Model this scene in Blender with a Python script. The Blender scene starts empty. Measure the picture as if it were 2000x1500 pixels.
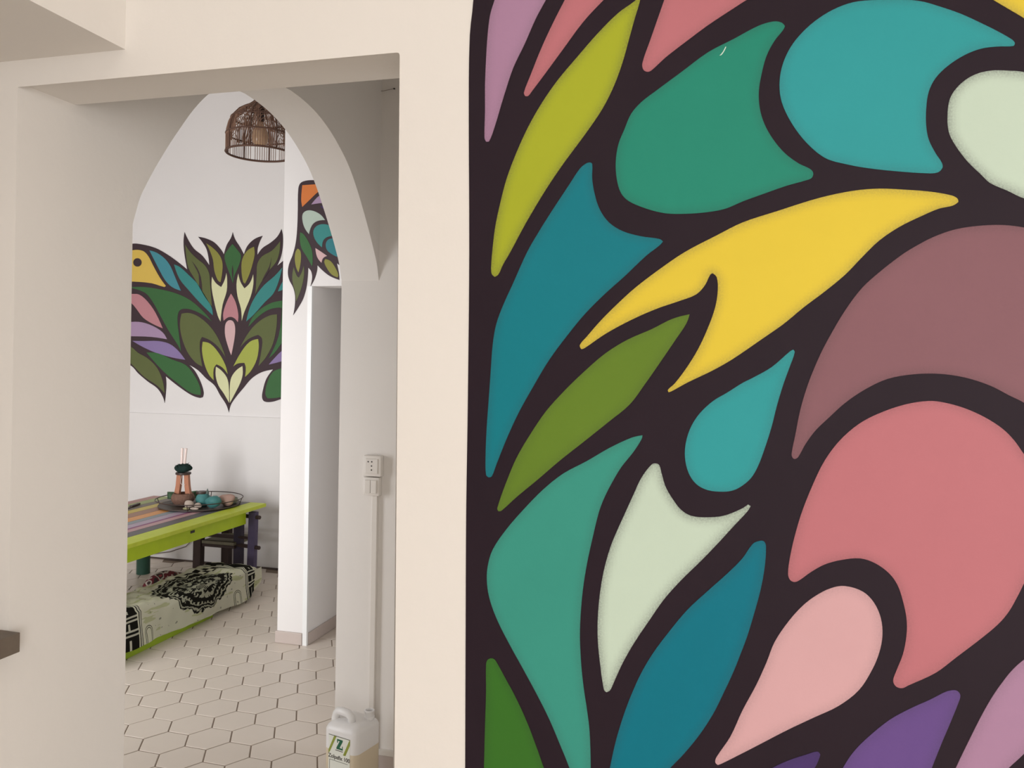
import bpy, bmesh, math, random
import numpy as np
from mathutils import Vector, Matrix
from mathutils.geometry import delaunay_2d_cdt

random.seed(7)
sc = bpy.context.scene
col = sc.collection

# ------------------------------------------------------------------ camera
F_PX, CX, CY = 1593.2, 1000.0, 696.0
YAW, PITCH, ROLL = 0.26619, -0.004024, 0.014907
CAM = np.array([0.0, 0.0, 1.58])
def cam_axes():
    fwd = np.array([-math.sin(YAW), math.cos(YAW), 0]); rt = np.array([math.cos(YAW), math.sin(YAW), 0]); up = np.array([0, 0, 1.0])
    f2 = fwd*math.cos(PITCH) - up*math.sin(PITCH); u2 = up*math.cos(PITCH) + fwd*math.sin(PITCH)
    r3 = rt*math.cos(ROLL) + u2*math.sin(ROLL); u3 = -rt*math.sin(ROLL) + u2*math.cos(ROLL)
    return r3, u3, f2
R3, U3, F3 = cam_axes()
cd = bpy.data.cameras.new('camera'); cam = bpy.data.objects.new('camera', cd); col.objects.link(cam)
cd.sensor_fit = 'HORIZONTAL'; cd.sensor_width = 36.0; cd.lens = F_PX/2000*36.0
cd.shift_y = (CY-750.0)/2000.0; cd.clip_start = 0.02
m = Matrix.Identity(4)
for i in range(3):
    m[i][0] = R3[i]; m[i][1] = U3[i]; m[i][2] = -F3[i]; m[i][3] = CAM[i]
cam.matrix_world = m
sc.camera = cam
def wall_point(u, v, y):
    """point of the plane Y = y that the traced drawing coordinate (u, v) stands for -> (X, Z)"""
    d = R3*((u-CX)/F_PX) - U3*((v-CY)/F_PX) + F3
    p = CAM + d*(y/d[1])
    return float(p[0]), float(p[2])

# ------------------------------------------------------------------ world, lights, exposure
w = bpy.data.worlds.new('world'); sc.world = w; w.use_nodes = True
w.node_tree.nodes['Background'].inputs[0].default_value = (0.92, 0.95, 1.0, 1)
w.node_tree.nodes['Background'].inputs[1].default_value = 0.55
def area(name, loc, look, sx, sy, power, color):
    l = bpy.data.lights.new(name, 'AREA'); l.shape = 'RECTANGLE'; l.size = sx; l.size_y = sy
    l.energy = power; l.color = color
    o = bpy.data.objects.new(name, l); col.objects.link(o); o.location = loc
    o.rotation_euler = (Vector(look)-Vector(loc)).to_track_quat('-Z', 'Y').to_euler()
    return o
area('front_room_window_light', (2.0, -3.05, 1.45), (-0.6, 1.2, 1.40), 2.3, 2.2, 101, (1.0, 0.985, 0.97))
area('hall_fill_light', (0.60, 2.05, 0.95), (-1.3, 2.45, 0.55), 1.0, 1.6, 6.4, (1.0, 0.985, 0.965))  # added fill to lift the dim hall; the wall behind has no door
area('corridor_fill_light', (0.72, 3.52, 1.25), (-3.0, 3.95, 0.4), 0.8, 1.7, 9, (0.96, 0.98, 1.0))  # invented source at the corridor end, brightens the bench cloth
area('front_room_ceiling_fill', (-0.6, -0.9, 2.70), (-0.6, -0.9, 0.0), 0.5, 0.5, 9, (1.0, 0.94, 0.87))  # extra overhead fill, no known lamp here
dl = area('dining_window_light', (-3.75, 1.29, 1.2), (-3.45, 5.4, 1.0), 1.4, 1.8, 68, (0.96, 0.97, 1.0)); dl.data.spread = math.radians(150)
vs = sc.view_settings
vs.view_transform = 'Standard'; vs.look = 'None'; vs.exposure = 0.0; vs.gamma = 1.0; vs.use_curve_mapping = False

# ------------------------------------------------------------------ materials
def srgb(c):
    return tuple(((x/255)/12.92 if x/255 <= .04045 else ((x/255+.055)/1.055)**2.4) for x in c)
def mat(name, rgb, rough=.6, spec=.5, metal=0.0, noise=0.06, nscale=30, bump=0.0, bscale=80, dist=.002, trans=0.0, sss=0.0, alpha=1.0, ior=1.45):
    M = bpy.data.materials.new(name); M.use_nodes = True
    nt = M.node_tree; b = nt.nodes['Principled BSDF']
    c = srgb(rgb)
    tc = nt.nodes.new('ShaderNodeTexCoord')
    if noise:
        n = nt.nodes.new('ShaderNodeTexNoise'); n.inputs['Scale'].default_value = nscale; n.inputs['Detail'].default_value = 5
        nt.links.new(tc.outputs['Object'], n.inputs['Vector'])
        mx = nt.nodes.new('ShaderNodeMix'); mx.data_type = 'RGBA'
        mx.inputs['A'].default_value = (*[x*(1-noise) for x in c], 1); mx.inputs['B'].default_value = (*[min(1, x*(1+noise)) for x in c], 1)
        nt.links.new(n.outputs['Fac'], mx.inputs['Factor']); nt.links.new(mx.outputs['Result'], b.inputs['Base Color'])
    else:
        b.inputs['Base Color'].default_value = (*c, 1)
    b.inputs['Roughness'].default_value = rough; b.inputs['Specular IOR Level'].default_value = spec
    b.inputs['Metallic'].default_value = metal; b.inputs['IOR'].default_value = ior
    b.inputs['Transmission Weight'].default_value = trans; b.inputs['Alpha'].default_value = alpha
    if sss:
        b.inputs['Subsurface Weight'].default_value = sss; b.inputs['Subsurface Radius'].default_value = (.02, .02, .018)
    if bump:
        n2 = nt.nodes.new('ShaderNodeTexNoise'); n2.inputs['Scale'].default_value = bscale; n2.inputs['Detail'].default_value = 6
        nt.links.new(tc.outputs['Object'], n2.inputs['Vector'])
        bp = nt.nodes.new('ShaderNodeBump'); bp.inputs['Strength'].default_value = bump; bp.inputs['Distance'].default_value = dist
        nt.links.new(n2.outputs['Fac'], bp.inputs['Height']); nt.links.new(bp.outputs['Normal'], b.inputs['Normal'])
    return M
PLASTER = mat('warm_white_plaster', (236, 231, 225), .8, .2, noise=.025, nscale=3, bump=.25, bscale=26, dist=.004)
PLASTER2 = mat('white_plaster', (235, 231, 228), .8, .2, noise=.02, nscale=3, bump=.2, bscale=22, dist=.003)
GROUT = mat('grout', (142, 127, 113), .9, .2, noise=.1, nscale=60)
TILE = mat('cream_glazed_tile', (222, 210, 197), .38, .45, noise=.035, nscale=5, bump=.06, bscale=18, dist=.003)
SKIRT = mat('skirting_tile', (196, 182, 174), .45, .4, noise=.03, nscale=9)
WHITE_PLASTIC = mat('white_plastic', (232, 226, 218), .35, .5, noise=.015)
DARK_GREY = mat('dark_slot', (70, 66, 62), .6, .3, noise=.05)
STONE_TOP = mat('grey_brown_counter', (112, 100, 88), .5, .4, noise=.14, nscale=40, bump=.2, bscale=120, dist=.001)
WHITE_TRIM = mat('white_gloss_paint', (240, 240, 238), .35, .5, noise=.01)
RATTAN = mat('brown_rattan', (140, 108, 90), .7, .3, noise=.2, nscale=60)
RATTAN_D = mat('dark_rattan', (98, 72, 60), .7, .3, noise=.2, nscale=60)
DARK_METAL = mat('dark_brown_metal', (66, 50, 44), .45, .5, noise=.1)

# ------------------------------------------------------------------ mesh helpers
class MB:
    def __init__(s): s.bm = bmesh.new()
    def box(s, a, b, rot=None, bevel=0.0):
        bm = s.bm
        vs_ = [bm.verts.new((x, y, z)) for x in (a[0], b[0]) for y in (a[1], b[1]) for z in (a[2], b[2])]
        fs = [bm.faces.new([vs_[i] for i in q]) for q in ((0, 1, 3, 2), (4, 6, 7, 5), (0, 4, 5, 1), (2, 3, 7, 6), (0, 2, 6, 4), (1, 5, 7, 3))]
        if bevel:
            es = list({e for f in fs for e in f.edges})
            bmesh.ops.bevel(bm, geom=es, offset=bevel, segments=2, affect='EDGES', profile=.6)
        elif rot is not None:
            bmesh.ops.transform(bm, matrix=rot, verts=vs_)
        return s
    def tube(s, pts, r, n=8, closed=False, r_end=None):
        bm = s.bm; pts = [Vector(p) for p in pts]; rings = []; N = len(pts)
        ref = None
        for i, p in enumerate(pts):
            if closed: t = pts[(i+1) % N]-pts[i-1]
            else: t = pts[min(i+1, N-1)]-pts[max(i-1, 0)]
            t.normalize()
            if ref is None:
                ref = t.orthogonal().normalized()
            ref = (ref - t*ref.dot(t)).normalized()
            b2 = t.cross(ref)
            rr = r if r_end is None else r+(r_end-r)*i/max(1, N-1)
            rings.append([bm.verts.new(p+ref*rr*math.cos(2*math.pi*k/n)+b2*rr*math.sin(2*math.pi*k/n)) for k in range(n)])
        for i in range(N if closed else N-1):
            A, B = rings[i], rings[(i+1) % N]
            for k in range(n): bm.faces.new((A[k], A[(k+1) % n], B[(k+1) % n], B[k]))
        if not closed:
            bm.faces.new(rings[0][::-1]); bm.faces.new(rings[-1])
        return s
    def lathe(s, prof, c=(0, 0, 0), n=24, sx=1, sy=1):
        bm = s.bm; rings = []
        for r, z in prof:
            if r < 1e-6: rings.append([bm.verts.new((c[0], c[1], c[2]+z))])
            else: rings.append([bm.verts.new((c[0]+r*sx*math.cos(2*math.pi*k/n), c[1]+r*sy*math.sin(2*math.pi*k/n), c[2]+z)) for k in range(n)])
        for A, B in zip(rings, rings[1:]):
            for k in range(n):
                k2 = (k+1) % n
                if len(A) == 1 and len(B) == 1: continue
                if len(A) == 1: bm.faces.new((A[0], B[k2], B[k]))
                elif len(B) == 1: bm.faces.new((A[k], A[k2], B[0]))
                else: bm.faces.new((A[k], A[k2], B[k2], B[k]))
        if len(rings[0]) > 1: bm.faces.new(rings[0][::-1])
        if len(rings[-1]) > 1: bm.faces.new(rings[-1])
        return s
    def prism(s, pts, vec):
        """extrude a planar polygon (3-D points) by a vector"""
        bm = s.bm; A = [bm.verts.new(p) for p in pts]; B = [bm.verts.new(Vector(p)+Vector(vec)) for p in pts]
        bm.faces.new(A); bm.faces.new(B[::-1])
        for i in range(len(A)):
            j = (i+1) % len(A); bm.faces.new((A[j], A[i], B[i], B[j]))
        return s
    def build(s, name, material, parent=None, smooth=False, auto=None, loc=None):
        bm = s.bm; bmesh.ops.recalc_face_normals(bm, faces=bm.faces)
        me = bpy.data.meshes.new(name); bm.to_mesh(me); bm.free()
        o = bpy.data.objects.new(name, me); col.objects.link(o)
        if material: me.materials.append(material)
        if smooth:
            for p in me.polygons: p.use_smooth = True
            if auto: me.set_sharp_from_angle(angle=math.radians(auto))
        if parent is not None: o.parent = parent
        if loc is not None: o.location = loc
        return o
def tag(o, label=None, cat=None, group=None, kind=None):
    if label: o['label'] = label
    if cat: o['category'] = cat
    if group: o['group'] = group
    if kind: o['kind'] = kind
    return o
def empty(name, loc, label=None, cat=None, group=None, rz=0):
    o = bpy.data.objects.new(name, None); col.objects.link(o); o.location = loc; o.rotation_euler.z = rz
    o.empty_display_size = .05
    return tag(o, label, cat, group)
def struct(o): o['kind'] = 'structure'; return o

# ------------------------------------------------------------------ room geometry (metres, floor z = 0)
YF, YB = 1.245, 1.385          # front wall, front and back face
XL, XLB = -1.321, -1.478       # arch wall, right and left face
YE = 2.885                     # end wall of the hall
YP = 4.02                      # wall with the far doorway
YFAR = 5.39                    # far wall of the dining room
TOP = 2.093                    # head of the wide opening
HALL_TOP, DIN_TOP = 2.85, 3.75
XO = -0.53                     # right side of the opening

def bevel_edges(mb, test, off=.012, seg=3):
    es = [e for e in mb.bm.edges if test(e.verts[0].co, e.verts[1].co)]
    bmesh.ops.bevel(mb.bm, geom=es, offset=off, segments=seg, affect='EDGES', profile=.5)
# front wall with the wide opening
def t_open(a, b):
    if abs(a.y-YF) > 1e-4 or abs(b.y-YF) > 1e-4: return False
    for p in (a, b):
        if not (XL-1e-3 < p.x < XO+1e-3 and p.z < TOP+1e-3): return False
    if abs(a.x-XL) < 1e-3 and abs(b.x-XL) < 1e-3: return False
    return not (a.z < 1e-4 and b.z < 1e-4)
# arch wall
ctr = (1.557+YE)/2; hw = (YE-1.557)/2
half = [(1.0, 1.875), (.985, 1.905), (.962, 1.945), (.90, 2.012), (.83, 2.078), (.77, 2.130), (.69, 2.195), (.60, 2.254), (.50, 2.300), (.38, 2.342), (.25, 2.372), (.12, 2.388)]
def smooth_open(P_, n):
    P_ = [np.array(p) for p in P_]; out = []
    for i in range(len(P_)-1):
        a, b = P_[i], P_[i+1]; t1 = (P_[i+1]-P_[max(i-1, 0)])*.5; t2 = (P_[min(i+2, len(P_)-1)]-P_[i])*.5
        for k in range(n):
            s_ = k/n; out.append((2*s_**3-3*s_**2+1)*a+(s_**3-2*s_**2+s_)*t1+(-2*s_**3+3*s_**2)*b+(s_**3-s_**2)*t2)
    return [tuple(map(float, p)) for p in out]
half = smooth_open(half+[(0.0, 2.394)], 4)
prof = [(YB, 0), (1.557, 0)] + [(ctr-d*hw, z) for d, z in half] + [(ctr, 2.394)] + [(ctr+d*hw, z) for d, z in half[::-1]] + [(YE, HALL_TOP), (YB, HALL_TOP)]
mb = MB(); mb.prism([(XLB, y, z) for y, z in prof], (XL-XLB, 0, 0))
struct(mb.build('wall_arch', PLASTER, smooth=True, auto=22))
# end wall of the hall, hall right wall and hall ceiling
struct(MB().box((XLB, YE, 0), (0.75, YE+.13, DIN_TOP)).build('wall_end', PLASTER))
struct(MB().box((0.62, YB, 0), (0.75, YE, HALL_TOP)).build('wall_hall_right', PLASTER))
struct(MB().box((XL, YB, HALL_TOP), (0.75, YE, HALL_TOP+.1)).build('ceiling_hall', PLASTER))
# dining room shell
DW = (-4.5, -3.0, .25, 2.2)
wm = MB()
wm.prism([(XLB, YF, 0), (XL, YF, 0), (XL, YF, TOP), *[(XO-.014+.014*math.sin(k*math.pi/8), YF, TOP-.014+.014*math.cos(k*math.pi/8)) for k in range(5)], (XO, YF, 0), (3.5, YF, 0), (3.5, YF, HALL_TOP), (XLB, YF, HALL_TOP)], (0, YB-YF, 0))
bevel_edges(wm, t_open, .009)
struct(wm.build('wall_front', PLASTER, smooth=True, auto=40))
wm = MB()
for a, b in (((-6.0, YF, 0), (DW[0], YB, HALL_TOP)), ((DW[1], YF, 0), (XLB, YB, HALL_TOP)), ((DW[0], YF, 0), (DW[1], YB, DW[2])), ((DW[0], YF, DW[3]), (DW[1], YB, HALL_TOP))):
    wm.box(a, b)
struct(wm.build('wall_dining_near', PLASTER2))
struct(MB().box((-6.0, YF, HALL_TOP), (XLB, YB, DIN_TOP)).build('wall_dining_near_upper', PLASTER2))
struct(MB().box((XLB, YB, HALL_TOP), (XL, YE, DIN_TOP)).build('wall_arch_upper', PLASTER2))
win = struct(empty('window_1', ((DW[0]+DW[1])/2, YF+.05, DW[2])))
fm = MB(); cx = (DW[0]+DW[1])/2
for x in (DW[0]+.03, cx, DW[1]-.03): fm.box((x-.03-cx, -.02, 0), (x+.03-cx, .03, DW[3]-DW[2]))
for z in (.03, (DW[3]-DW[2])/2, DW[3]-DW[2]-.03): fm.box((DW[0]-cx, -.018, z-.03), (DW[1]-cx, .028, z+.03))
fm.build('window_frame', WHITE_TRIM, win)
struct(MB().box((-6.1, YF, 0), (-6.0, YFAR+.1, DIN_TOP)).build('wall_left', PLASTER2))
fw = struct(MB().box((-6.0, YFAR, 0), (0.75, YFAR+.1, DIN_TOP)).build('wall_far', PLASTER2))
d = struct(MB().box((-6.0, YFAR-.012, 0.0), (-0.2, YFAR, 1.118)).build('wall_far_dado', PLASTER2))
MB().box((-6.0, YFAR-.0155, 1.112), (-0.2, YFAR-.0005, 1.122)).build('dado_edge', PLASTER2, d)
struct(MB().box((-6.0, YFAR-.020, 0.0), (-0.2, YFAR-.012, .012)).build('baseboard_far', mat('dark_gap', (96, 84, 78), .8, .2)))
struct(MB().box((-6.0, YF, DIN_TOP), (0.75, YFAR, DIN_TOP+.1)).build('ceiling_dining', PLASTER2))
# wall with the far doorway
XP, XJ, DH = -2.42, -2.238, 1.966
mb = MB()
mb.prism([(XP, YP, 0), (XJ, YP, 0), (XJ, YP, DH), (-1.45, YP, DH), (-1.45, YP, 0), (0.75, YP, 0), (0.75, YP, DIN_TOP), (XP, YP, DIN_TOP)], (0, .14, 0))
bevel_edges(mb, lambda a, b: abs(a.y-YP) < 1e-4 and abs(b.y-YP) < 1e-4 and abs(a.x-XP) < 1e-4 and abs(b.x-XP) < 1e-4, .006)
struct(mb.build('wall_doorway', PLASTER2, smooth=True, auto=40))
struct(MB().box((XJ-.10, YP+.14, 0), (XJ, YFAR, DIN_TOP)).build('wall_passage_left', PLASTER2))
struct(MB().box((-1.45, YP+.14, 0), (-1.35, YFAR, DIN_TOP)).build('wall_passage_right', PLASTER2))
struct(MB().box((XJ, YP+.14, 2.3), (-1.45, YFAR, 2.4)).build('ceiling_passage', PLASTER2))
tr = struct(MB().box((XJ-.022, YP-.006, 0), (XJ+.004, YP+.012, DH)).build('trim_1', WHITE_TRIM))
struct(MB().box((XP-.004, YP-.012, .001), (XJ-.023, YP, .066), bevel=.003).build('baseboard_pillar', SKIRT))
struct(MB().box((XJ, YP+.014, .001), (XJ+.011, YFAR, .066), bevel=.003).build('baseboard_passage', SKIRT))
struct(MB().box((XL+.012, YE-.011, .001), (0.6, YE, .068), bevel=.003).build('baseboard_end', SKIRT))
mb = MB()
for a, b in (((.75, YE+.13, 0), (.85, YP, .25)), ((.75, YE+.13, 2.2), (.85, YP, DIN_TOP)), ((.75, YE+.13, .25), (.85, YE+.18, 2.2)), ((.75, YP-.05, .25), (.85, YP, 2.2))): mb.box(a, b)
struct(mb.build('wall_corridor_right', PLASTER2))
# front room: beam by the ceiling, ceiling, side walls, back wall around its window
struct(MB().box((-2.7, -3.2, 2.135), (-1.079, YF, HALL_TOP)).build('ceiling_beam', PLASTER))
struct(MB().box((-2.7, -3.2, HALL_TOP), (3.5, YF, HALL_TOP+.1)).build('ceiling_front', PLASTER))
struct(MB().box((3.5, -3.2, 0), (3.6, YB, HALL_TOP)).build('wall_right', PLASTER))
struct(MB().box((-2.8, -3.2, 0), (-2.7, YF, HALL_TOP)).build('wall_front_left', PLASTER))
mb = MB()
for a, b in (((-2.7, -3.3, 0), (.8, -3.2, HALL_TOP)), ((3.2, -3.3, 0), (3.5, -3.2, HALL_TOP)), ((.8, -3.3, 0), (3.2, -3.2, .3)), ((.8, -3.3, 2.6), (3.2, -3.2, HALL_TOP))): mb.box(a, b)
struct(mb.build('wall_back', PLASTER))

# ------------------------------------------------------------------ tiled floor
floor = struct(MB().box((-6.1, -3.3, -.08), (3.6, YFAR+.1, -.0025)).build('floor', GROUT))
TR_ = 0.09994; th = math.radians(30-0.961)
aw = Vector((-math.sin(th), math.cos(th))); ri = Vector((math.cos(th), math.sin(th)))
o0 = Vector((-2.73589, 3.41733)) + ri*(TR_*math.sqrt(3)/2)
def hexa(bm, c, R, z0, z1):
    ch = .0022
    lo = [bm.verts.new((*(c+(ri*math.sin(math.pi/3*k)+aw*math.cos(math.pi/3*k))*R), z0)) for k in range(6)]
    mi = [bm.verts.new((v.co.x, v.co.y, z1-.0012)) for v in lo]
    hi = [bm.verts.new((*(c+(ri*math.sin(math.pi/3*k)+aw*math.cos(math.pi/3*k))*(R-ch)), z1)) for k in range(6)]
    bm.faces.new(hi[::-1])
    for k in range(6):
        j = (k+1) % 6
        bm.faces.new((lo[k], lo[j], mi[j], mi[k])); bm.faces.new((mi[k], mi[j], hi[j], hi[k]))
cent = []
for r in range(-40, 70):
    for q in range(-50, 60):
        c = o0 + ri*(TR_*math.sqrt(3)*(q+(r % 2)*.5)) - aw*(TR_*1.5*r)
        if -5.9 < c.x < 3.4 and -3.1 < c.y < YFAR-.05: cent.append(c)
def seen(c):
    v = np.array([c.x, c.y, 0])-CAM; x, y, z = v@R3, -(v@U3), v@F3
    if z < .2: return None
    u, vv = CX+F_PX*x/z, CY+F_PX*y/z
    return z if (228 < u < 800 and vv < 1530 and c.y > 1.6) else None
vis = sorted([(seen(c), i) for i, c in enumerate(cent) if seen(c) is not None])[:300]
keep = {i for _, i in vis}
t0 = MB(); hexa(t0.bm, Vector((0, 0)), TR_-.0032, -.006, 0); tile_me = None
for _, i in vis:
    c = cent[i]
    if tile_me is None:
        t = t0.build('tile', TILE, floor); tile_me = t.data
    else:
        t = bpy.data.objects.new('tile', tile_me); col.objects.link(t); t.parent = floor
    t.location = (c.x, c.y, random.uniform(-.0005, .0005))
rest = MB()
for i, c in enumerate(cent):
    if i not in keep: hexa(rest.bm, c, TR_-.0032, -.006, 0)
rest = rest.build('tile_field', TILE, floor); rest['kind'] = 'stuff'

# ------------------------------------------------------------------ murals
def paint(name, rgb, fade=.0, rough=.55, spec=.2, blotch=.05):
    M = bpy.data.materials.new(name); M.use_nodes = True; nt = M.node_tree; b = nt.nodes['Principled BSDF']
    c = srgb(rgb)
    tc = nt.nodes.new('ShaderNodeTexCoord')
    n = nt.nodes.new('ShaderNodeTexNoise'); n.inputs['Scale'].default_value = 7; n.inputs['Detail'].default_value = 6
    nt.links.new(tc.outputs['Object'], n.inputs['Vector'])
    mx = nt.nodes.new('ShaderNodeMix'); mx.data_type = 'RGBA'
    mx.inputs['A'].default_value = (*[x*(1-blotch) for x in c], 1); mx.inputs['B'].default_value = (*[min(1, x*(1+blotch)) for x in c], 1)
    nt.links.new(n.outputs['Fac'], mx.inputs['Factor'])
    res = mx.outputs['Result']
    if fade:
        at = nt.nodes.new('ShaderNodeAttribute'); at.attribute_name = 'rim'
        n2 = nt.nodes.new('ShaderNodeTexNoise'); n2.inputs['Scale'].default_value = 420; n2.inputs['Detail'].default_value = 2
        nt.links.new(tc.outputs['Object'], n2.inputs['Vector'])
        ma = nt.nodes.new('ShaderNodeMath'); ma.operation = 'MULTIPLY'; nt.links.new(at.outputs['Fac'], ma.inputs[0]); nt.links.new(n2.outputs['Fac'], ma.inputs[1])
        mb_ = nt.nodes.new('ShaderNodeMath'); mb_.operation = 'MULTIPLY'; mb_.use_clamp = True; mb_.inputs[1].default_value = fade; nt.links.new(ma.outputs[0], mb_.inputs[0])
        m2 = nt.nodes.new('ShaderNodeMix'); m2.data_type = 'RGBA'; nt.links.new(mb_.outputs[0], m2.inputs['Factor'])
        nt.links.new(res, m2.inputs['A']); g = sum(c)/3
        m2.inputs['B'].default_value = (*[.18*x+.12*g+.01 for x in c], 1)
        res = m2.outputs['Result']
    nt.links.new(res, b.inputs['Base Color'])
    b.inputs['Roughness'].default_value = rough; b.inputs['Specular IOR Level'].default_value = spec
    n3 = nt.nodes.new('ShaderNodeTexNoise'); n3.inputs['Scale'].default_value = 34; n3.inputs['Detail'].default_value = 8
    nt.links.new(tc.outputs['Object'], n3.inputs['Vector'])
    bp = nt.nodes.new('ShaderNodeBump'); bp.inputs['Strength'].default_value = .18; bp.inputs['Distance'].default_value = .003
    nt.links.new(n3.outputs['Fac'], bp.inputs['Height']); nt.links.new(bp.outputs['Normal'], b.inputs['Normal'])
    return M
def spline(pts, sub=4, corner=62):
    P = [np.array(p, float) for p in pts]; n = len(P); out = []
    tang = []
    for i in range(n):
        a = P[i]-P[i-1]; b = P[(i+1) % n]-P[i]
        ang = math.degrees(math.acos(max(-1, min(1, float(a@b)/(np.linalg.norm(a)*np.linalg.norm(b)+1e-9)))))
        tang.append(None if ang > corner else (P[(i+1) % n]-P[i-1]))
    for i in range(n):
        p, q = P[i], P[(i+1) % n]; L = np.linalg.norm(q-p)
        def unit(v): return v/(np.linalg.norm(v)+1e-9)
        t1 = unit(tang[i])*L if tang[i] is not None else None
        t2 = unit(tang[(i+1) % n])*L if tang[(i+1) % n] is not None else None
        if t1 is None and t2 is None: t1 = t2 = q-p
        elif t1 is None: t1 = 1.5*(q-p)-.5*t2
        elif t2 is None: t2 = 1.5*(q-p)-.5*t1
        for k in range(sub):
            s = k/sub
            out.append((2*s**3-3*s**2+1)*p+(s**3-2*s**2+s)*t1+(-2*s**3+3*s**2)*q+(s**3-s**2)*t2)
    return out
def flat_shape(name, px, y, off, thick, material, parent, sub=4, step=None, rim_w=.016, conv=None):
    """painted patch: an outline on the wall plane, with thickness, finely meshed so that its sprayed rim can be shaded"""
    pts = spline(px, sub)
    pts = [wall_point(*(conv(p) if conv else p), y) for p in pts]
    N = len(pts); A = np.array(pts)
    vin = [Vector(p) for p in pts]
    if step:
        x0, z0 = A.min(0); x1, z1 = A.max(0)
        gx, gz = np.meshgrid(np.arange(x0, x1, step), np.arange(z0, z1, step)); G = np.c_[gx.ravel(), gz.ravel()]
        inside = np.zeros(len(G), bool)
        for i in range(N):
            a, b = A[i], A[(i+1) % N]
            cond = ((a[1] > G[:, 1]) != (b[1] > G[:, 1]))
            with np.errstate(divide='ignore', invalid='ignore'):
                xi = (b[0]-a[0])*(G[:, 1]-a[1])/(b[1]-a[1])+a[0]
            inside ^= cond & (G[:, 0] < xi)
        G = G[inside]
        dist = np.full(len(G), 9.0)
        for i in range(N):
            a, b = A[i], A[(i+1) % N]; ab = b-a; t = np.clip(((G-a)@ab)/(ab@ab+1e-12), 0, 1)
            dist = np.minimum(dist, np.linalg.norm(G-(a+t[:, None]*ab), axis=1))
        G = G[dist > step*.45]; dist = dist[dist > step*.45]
        vin += [Vector(g) for g in G]
    edges = [(i, (i+1) % N) for i in range(N)]
    V, E_, Fc, ov, oe, of = delaunay_2d_cdt(vin, edges, [], 1, 1e-7)
    bm = bmesh.new(); lay = bm.verts.layers.float.new('rim')
    bv = []
    yy = y-off-thick
    for i, v in enumerate(V):
        q = bm.verts.new((v.x, yy, v.y)); src = ov[i][0] if ov[i] else 0
        if src < N: q[lay] = 1.0
        else: q[lay] = float(max(0, 1-dist[src-N]/rim_w))**1.5 if step else 1.0
        bv.append(q)
    for f in Fc:
        try: bm.faces.new([bv[i] for i in f])
        except ValueError: pass
    bm.normal_update()
    for f in bm.faces:
        if f.normal.y > 0: f.normal_flip()
    be = [e for e in bm.edges if len(e.link_faces) == 1]
    r = bmesh.ops.extrude_edge_only(bm, edges=be)
    for v in [g for g in r['geom'] if isinstance(g, bmesh.types.BMVert)]: v.co.y = y-off
    me = bpy.data.meshes.new(name); bm.to_mesh(me); bm.free()
    o = bpy.data.objects.new(name, me); col.objects.link(o); me.materials.append(material)
    if parent is not None: o.parent = parent
    return o

P = {}
def pm(key, rgb, fade=.5, **k):
    if key not in P: P[key] = paint('paint_'+key, rgb, fade, **k)
    return P[key]
BLACK = paint('paint_black_outline', (34, 20, 31), 0, rough=.6, spec=.22, blotch=.12)
LILAC = pm('lilac', (172, 132, 162)); PINK = pm('salmon_pink', (190, 116, 124)); LIME = pm('lime', (168, 176, 42), .9)
GREEN = pm('sea_green', (35, 138, 116)); TEAL = pm('turquoise', (48, 156, 160)); MINT = pm('mint', (198, 216, 198), 1.2)
YELLOW = pm('yellow', (226, 200, 62), .8); PETROL = pm('petrol_blue', (12, 124, 138)); OLIVE = pm('olive_green', (100, 130, 40))
MAUVE = pm('mauve', (136, 94, 102)); PALEPINK = pm('pale_pink', (214, 168, 172)); PURPLE = pm('purple', (104, 76, 140))
NAVY = pm('indigo', (76, 54, 112)); SEATEAL = pm('sea_teal', (58, 150, 134)); DEEPTEAL = pm('deep_teal', (0, 116, 136)); LEAF = pm('leaf_green', (56, 112, 36))

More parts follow.
